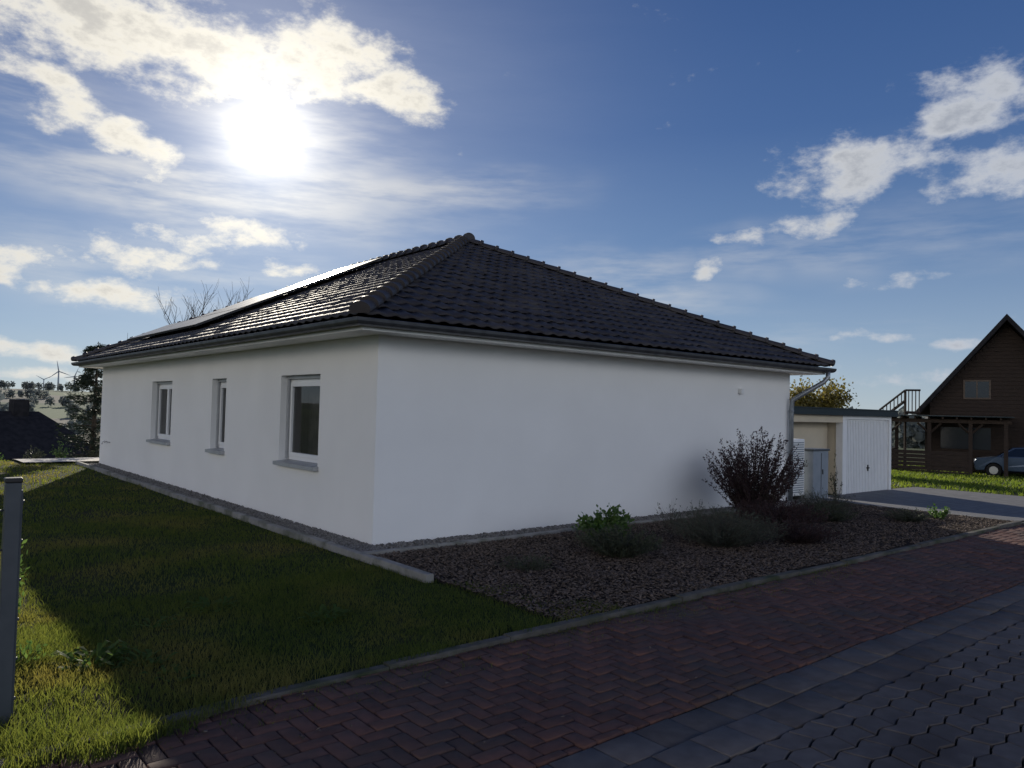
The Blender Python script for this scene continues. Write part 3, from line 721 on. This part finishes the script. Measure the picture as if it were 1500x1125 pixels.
# ---------------------------------------------------------------- car
def car(name,loc,rz):
    e=empty(name,loc,rz)
    prof=[(-2.05,.35),(-2.1,.62),(-2.0,.82),(-1.2,.95),(-.55,1.38),(.35,1.46),(1.25,1.40),(1.85,1.0),(2.08,.9),(2.1,.4)]
    low=[(-2.0,.28)]+[(-1.3+.36*math.cos(a),.3+.36*math.sin(a)) for a in np.linspace(math.pi,0,8)]+[(1.3+.36*math.cos(a),.3+.36*math.sin(a)) for a in np.linspace(math.pi,0,8)]+[(2.0,.28)]
    out=prof+low[::-1]
    V=[];n=len(out)
    for s,k in ((-1,0),(1,0)):
        for x,z in out:
            w=.86-(.16*max(0,(z-.9))/.5)
            V.append((x,s*w,z))
    F=[tuple(range(n))[::-1],tuple(range(n,2*n))]+[(i,(i+1)%n,n+(i+1)%n,n+i) for i in range(n)]
    b=pmesh('body',V,F,M['carp'],e); x=b.modifiers.new('bevel','BEVEL'); x.width=.03; x.segments=2; x.limit_method='ANGLE'
    for s in (-1,1):
        def sw(z): return s*(.862-(.16*max(0,(z-.9))/.5)+.006)
        for nm,pts in (('window_front',[(-1.05,.98),(-.45,1.34),(.1,1.38),(.1,.98)]),('window_rear',[(.18,.98),(.18,1.38),(1.1,1.34),(1.45,1.0)])):
            pmesh(nm+('_l' if s<0 else '_r'),[(x_,sw(z_),z_) for x_,z_ in pts],[(0,1,2,3)],M['dglass'],e)
    pmesh('windscreen',[(-1.19,-.78,.975),(-1.19,.78,.975),(-.6,.68,1.385),(-.6,-.68,1.385)],[(0,1,2,3)],M['dglass'],e)
    pmesh('rear_window',[(1.83,-.76,1.035),(1.83,.76,1.035),(1.32,.68,1.385),(1.32,-.68,1.385)],[(0,1,2,3)],M['dglass'],e)
    wh=[];rm=[]
    for x_ in (-1.3,1.3):
        for s in (-1,1):
            wh.append([((x_,s*.66,.31),.31),((x_,s*.86,.31),.31)]); rm.append([((x_,s*.855,.31),.19),((x_,s*.872,.31),.18)])
    tubes('tyres',wh,M['tyre'],e,n=24,smooth=False); tubes('rims',rm,M['alu'],e,n=16,smooth=False)
    multibox('lamps',[((-2.09,-.75,.62),(-2.0,-.45,.76)),((-2.09,.45,.62),(-2.0,.75,.76)),((2.0,-.8,.72),(2.1,-.6,.9)),((2.0,.6,.72),(2.1,.8,.9))],M['whitem'],e)
    multibox('mirrors',[((-.95,-1.0,.95),(-.8,-.84,1.07)),((-.95,.84,.95),(-.8,1.0,1.07))],M['carp'],e)
p=Matrix.Translation(th.location)@Matrix.Rotation(TR,4,'Z')
q=p@Vector((4.6,-2.2,0)); car('parked_car',(q.x,q.y,float(H(q.x,q.y))),TR)

# ---------------------------------------------------------------- wind turbines
def turbine(az,dist,hub,bl,ph):
    x,y=-4.57+dist*math.cos(rad(az)),-7.93+dist*math.sin(rad(az)); z=float(H(x,y)); e=empty('wind_turbine')
    tubes('tower',[[((x,y,z),1.8),((x,y,hub),1.1)]],M['turb'],e,n=10)
    rt=Vector((math.sin(rad(az)),-math.cos(rad(az)),0)); S=[]
    c=Vector((x,y,hub))-Vector((math.cos(rad(az)),math.sin(rad(az)),0))*4
    for k in range(3):
        a=rad(ph+120*k); d=rt*math.cos(a)+Vector((0,0,math.sin(a))); S.append([(c,1.0),(c+d*bl*.3,1.0),(c+d*bl,.3)])
    S.append([(c,1.8),(c+Vector((math.cos(rad(az)),math.sin(rad(az)),0))*9,1.6)])
    tubes('rotor',S,M['turb'],e,n=6)
turbine(80.8,1650,54,20,100); turbine(79.9,1750,48,18,70); turbine(81.6,2300,52,20,30)

# ---------------------------------------------------------------- camera
cam=bpy.data.cameras.new('camera'); co=bpy.data.objects.new('camera',cam); COL.objects.link(co); sc.camera=co
cam.sensor_width=36; cam.lens=26.76; cam.clip_end=20000; cam.clip_start=.05
pt=rad(2.0); rl=rad(1.4); ya=rad(50)
Fv=Vector((math.cos(ya)*math.cos(pt),math.sin(ya)*math.cos(pt),math.sin(pt))); Rv=Vector((math.sin(ya),-math.cos(ya),0)); Uv=Rv.cross(Fv)
R2=Rv*math.cos(rl)+Uv*math.sin(rl); U2=Uv*math.cos(rl)-Rv*math.sin(rl)
m=Matrix((R2,U2,-Fv)).transposed().to_4x4(); m.translation=Vector((-4.57,-7.93,1.65)); co.matrix_world=m

# ---------------------------------------------------------------- sun + sky
EL,AZ=18.7,68.5
sd=Vector((math.cos(rad(EL))*math.cos(rad(AZ)),math.cos(rad(EL))*math.sin(rad(AZ)),math.sin(rad(EL))))
sl=bpy.data.lights.new('sun','SUN'); so=bpy.data.objects.new('sun',sl); COL.objects.link(so)
sl.energy=5; sl.angle=rad(.55); sl.color=(1,.91,.76); so.rotation_euler=sd.to_track_quat('Z','Y').to_euler()
w=bpy.data.worlds.new('World'); sc.world=w; w.use_nodes=True; nt=w.node_tree
for n in list(nt.nodes): nt.nodes.remove(n)
LK=nt.links.new
def math_(op,a,b=None,c=None):
    n=nd(nt,'ShaderNodeMath',operation=op)
    for i,v in enumerate((a,b,c)):
        if v is None: continue
        if isinstance(v,(int,float)): n.inputs[i].default_value=v
        else: LK(v,n.inputs[i])
    return n.outputs[0]
def smooth(x,a,b,c=0,d=1):
    n=nd(nt,'ShaderNodeMapRange',interpolation_type='SMOOTHSTEP'); LK(x,n.inputs[0])
    for i,v in enumerate((a,b,c,d)): n.inputs[i+1].default_value=v
    return n.outputs[0]
def mixc(f,a,b,bt='MIX'):
    n=nd(nt,'ShaderNodeMix',data_type='RGBA',blend_type=bt)
    if isinstance(f,(int,float)): n.inputs[0].default_value=f
    else: LK(f,n.inputs[0])
    for i,v in ((6,a),(7,b)):
        if isinstance(v,tuple): n.inputs[i].default_value=(*v,1)
        else: LK(v,n.inputs[i])
    return n.outputs[2]
out=nd(nt,'ShaderNodeOutputWorld')
sky=nd(nt,'ShaderNodeTexSky',sky_type='NISHITA'); sky.sun_disc=False; sky.sun_elevation=rad(EL); sky.sun_rotation=rad(90-AZ); sky.air_density=1.0; sky.dust_density=.1; sky.ozone_density=3; sky.altitude=200
tc=nd(nt,'ShaderNodeTexCoord'); nrm=nd(nt,'ShaderNodeVectorMath',operation='NORMALIZE'); LK(tc.outputs['Generated'],nrm.inputs[0]); dv=nrm.outputs[0]
sx=nd(nt,'ShaderNodeSeparateXYZ'); LK(dv,sx.inputs[0])
az=math_('MULTIPLY',math_('ARCTAN2',sx.outputs[1],sx.outputs[0]),57.2958); el=math_('MULTIPLY',math_('ARCSINE',sx.outputs[2]),57.2958)
rp=nd(nt,'ShaderNodeValToRGB'); LK(math_('DIVIDE',el,90),rp.inputs[0]); e=rp.color_ramp.elements
def C(r,g,b): return (r,g,b,1)
e[0].position=0; e[0].color=C(.50,.57,.63); e[1].position=1; e[1].color=C(.016,.045,.17)
for p_,c_ in ((5/90,C(.32,.42,.55)),(12/90,C(.145,.24,.42)),(20/90,C(.065,.135,.315)),(35/90,C(.024,.070,.220))):
    x=e.new(p_); x.color=c_
BS=.07
tint=mixc(1.0,sky.outputs[0],(.55,.72,1.0),'MULTIPLY')
grd=nd(nt,'ShaderNodeVectorMath',operation='SCALE'); LK(rp.outputs[0],grd.inputs[0]); grd.inputs['Scale'].default_value=1/BS
skc=mixc(.75,tint,grd.outputs[0])
bg=nd(nt,'ShaderNodeBackground'); bg.inputs[1].default_value=BS; LK(skc,bg.inputs[0])
cb=nd(nt,'ShaderNodeCombineXYZ'); LK(az,cb.inputs[0]); LK(el,cb.inputs[1])
st=nd(nt,'ShaderNodeVectorMath',operation='MULTIPLY'); LK(dv,st.inputs[0]); st.inputs[1].default_value=(1,1,1.8)
wn=nd(nt,'ShaderNodeTexNoise'); wn.inputs['Scale'].default_value=9; wn.inputs['Detail'].default_value=2; LK(st.outputs[0],wn.inputs['Vector'])
ws=nd(nt,'ShaderNodeVectorMath',operation='SUBTRACT'); LK(wn.outputs['Color'],ws.inputs[0]); ws.inputs[1].default_value=(.5,.5,.5)
wm=nd(nt,'ShaderNodeVectorMath',operation='MULTIPLY'); LK(ws.outputs[0],wm.inputs[0]); wm.inputs[1].default_value=(9,3.6,0)
wa=nd(nt,'ShaderNodeVectorMath',operation='ADD'); LK(cb.outputs[0],wa.inputs[0]); LK(wm.outputs[0],wa.inputs[1]); P=wa.outputs[0]
def masks(clouds,P,k):
    Mx=None
    for a,e_,ra,re,ro,wt in clouds:
        mp=nd(nt,'ShaderNodeMapping',vector_type='TEXTURE'); LK(P,mp.inputs[0]); mp.inputs['Location'].default_value=(a,e_,0); mp.inputs['Rotation'].default_value=(0,0,rad(ro)); mp.inputs['Scale'].default_value=(ra*k,re*k,1)
        ln=nd(nt,'ShaderNodeVectorMath',operation='LENGTH'); LK(mp.outputs[0],ln.inputs[0])
        v=smooth(ln.outputs['Value'],1.15,.1,0,wt)
        Mx=v if Mx is None else math_('MAXIMUM',Mx,v)
    return Mx
Mx=masks([(79.2,23.9,9,3.2,-4,1.05),(71.4,23.2,7.5,3.2,0,1.08),(64.4,24.2,6.4,3.0,0,1),(59.3,23.0,4.4,1.8,10,1),(86,25,6,3.6,0,1),
 (82,19.2,4,1.9,25,1),(78,16.7,3.8,1.4,20,1),
 (76.5,9.9,5.4,1.4,0,.9),(70.4,11.5,4.8,1.2,0,.92),(78.5,7.0,4.4,1.0,0,.9),(83.5,8.3,2.8,1.4,0,.92),(66.2,9.5,2.8,.8,0,.75),
 (82.6,3.2,3.8,.9,0,.9),(83,1.4,6,.7,0,.8),
 (25.1,16.9,5,2.4,0,1),(18.8,20.2,3.9,2.3,0,1),(16.4,15.5,4.4,2.1,0,1),(29.1,13.2,5.2,1.4,-12,.82),(34.8,10.6,3,.6,-5,.78),
 (21.9,9.3,3.4,.4,0,.8),(24.1,5.1,2.6,.5,0,.85),(18.1,5.2,3.4,.6,0,.85),(21,2.6,9,.9,0,.6),
 (-95,15,65,10,0,1.2),(170,16,26,11,0,1.2),(-175,16,26,11,0,1.2)],P,1.45)  # last row: unseen clouds behind the camera, added to brighten the house walls
cn=nd(nt,'ShaderNodeTexNoise'); cn.inputs['Scale'].default_value=17; cn.inputs['Detail'].default_value=6; cn.inputs['Roughness'].default_value=.64; LK(st.outputs[0],cn.inputs['Vector'])
dens=math_('ADD',Mx,math_('MULTIPLY',math_('SUBTRACT',cn.outputs['Fac'],.5),2.3))
alpha=smooth(dens,.34,1.12,0,.97)
thick=smooth(dens,.85,1.5)
Cm=masks([(72,14.6,13,2.2,3,1),(62,15.4,12,1.6,-3,.8),(67,18.6,7,3.2,0,.75),(40,9.4,6,1.8,12,.8),(29,11.5,7,1.8,0,.7),(30,5.5,10,1.2,0,.6),(76,9,11,2.2,0,.6),(82,17.5,7,3,20,.6),(20,12,8,2,0,.5)],P,1.6)
c2=nd(nt,'ShaderNodeVectorMath',operation='MULTIPLY'); LK(dv,c2.inputs[0]); c2.inputs[1].default_value=(1,1,6)
sn=nd(nt,'ShaderNodeTexNoise'); sn.inputs['Scale'].default_value=5; sn.inputs['Detail'].default_value=5; sn.inputs['Roughness'].default_value=.6; LK(c2.outputs[0],sn.inputs['Vector'])
cir=math_('MULTIPLY',Cm,smooth(sn.outputs['Fac'],.34,.68,0,.55))
alpha=math_('MAXIMUM',alpha,cir)
dt=nd(nt,'ShaderNodeVectorMath',operation='DOT_PRODUCT'); LK(dv,dt.inputs[0]); dt.inputs[1].default_value=tuple(sd); g=math_('MAXIMUM',dt.outputs['Value'],0)
near=math_('POWER',g,5)
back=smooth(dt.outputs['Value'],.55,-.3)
edge=mixc(near,(.50,.54,.62),(.90,.85,.73)); core=mixc(near,(.33,.37,.45),(.52,.50,.46))
cc=mixc(thick,edge,core)
fill_col=mixc(smooth(sx.outputs[0],-.3,-.85),(1.80,1.90,2.10),(2.35,2.20,1.98))  # extra-bright colour of the added rear clouds, warmer on the west side
cc=mixc(back,cc,fill_col)
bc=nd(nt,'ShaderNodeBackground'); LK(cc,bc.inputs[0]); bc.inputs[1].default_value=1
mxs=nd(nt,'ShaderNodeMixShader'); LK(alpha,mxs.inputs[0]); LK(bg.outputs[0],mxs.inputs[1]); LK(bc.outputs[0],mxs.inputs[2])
gl=math_('ADD',math_('ADD',math_('MULTIPLY',math_('POWER',g,6000),6),math_('MULTIPLY',math_('POWER',g,900),.65)),math_('ADD',math_('MULTIPLY',math_('POWER',g,170),.36),math_('MULTIPLY',math_('POWER',g,20),.18)))
veil=math_('ADD',.70,math_('MULTIPLY',sn.outputs['Fac'],.6))
bgl=nd(nt,'ShaderNodeBackground'); bgl.inputs[0].default_value=(1,.94,.82,1); LK(math_('MULTIPLY',gl,veil),bgl.inputs[1])
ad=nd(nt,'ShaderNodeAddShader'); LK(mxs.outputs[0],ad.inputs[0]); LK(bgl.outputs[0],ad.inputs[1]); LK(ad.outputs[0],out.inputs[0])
w.cycles.sampling_method='MANUAL'; w.cycles.sample_map_resolution=512
sc.view_settings.view_transform='Standard'; sc.view_settings.look='None'; sc.view_settings.exposure=0
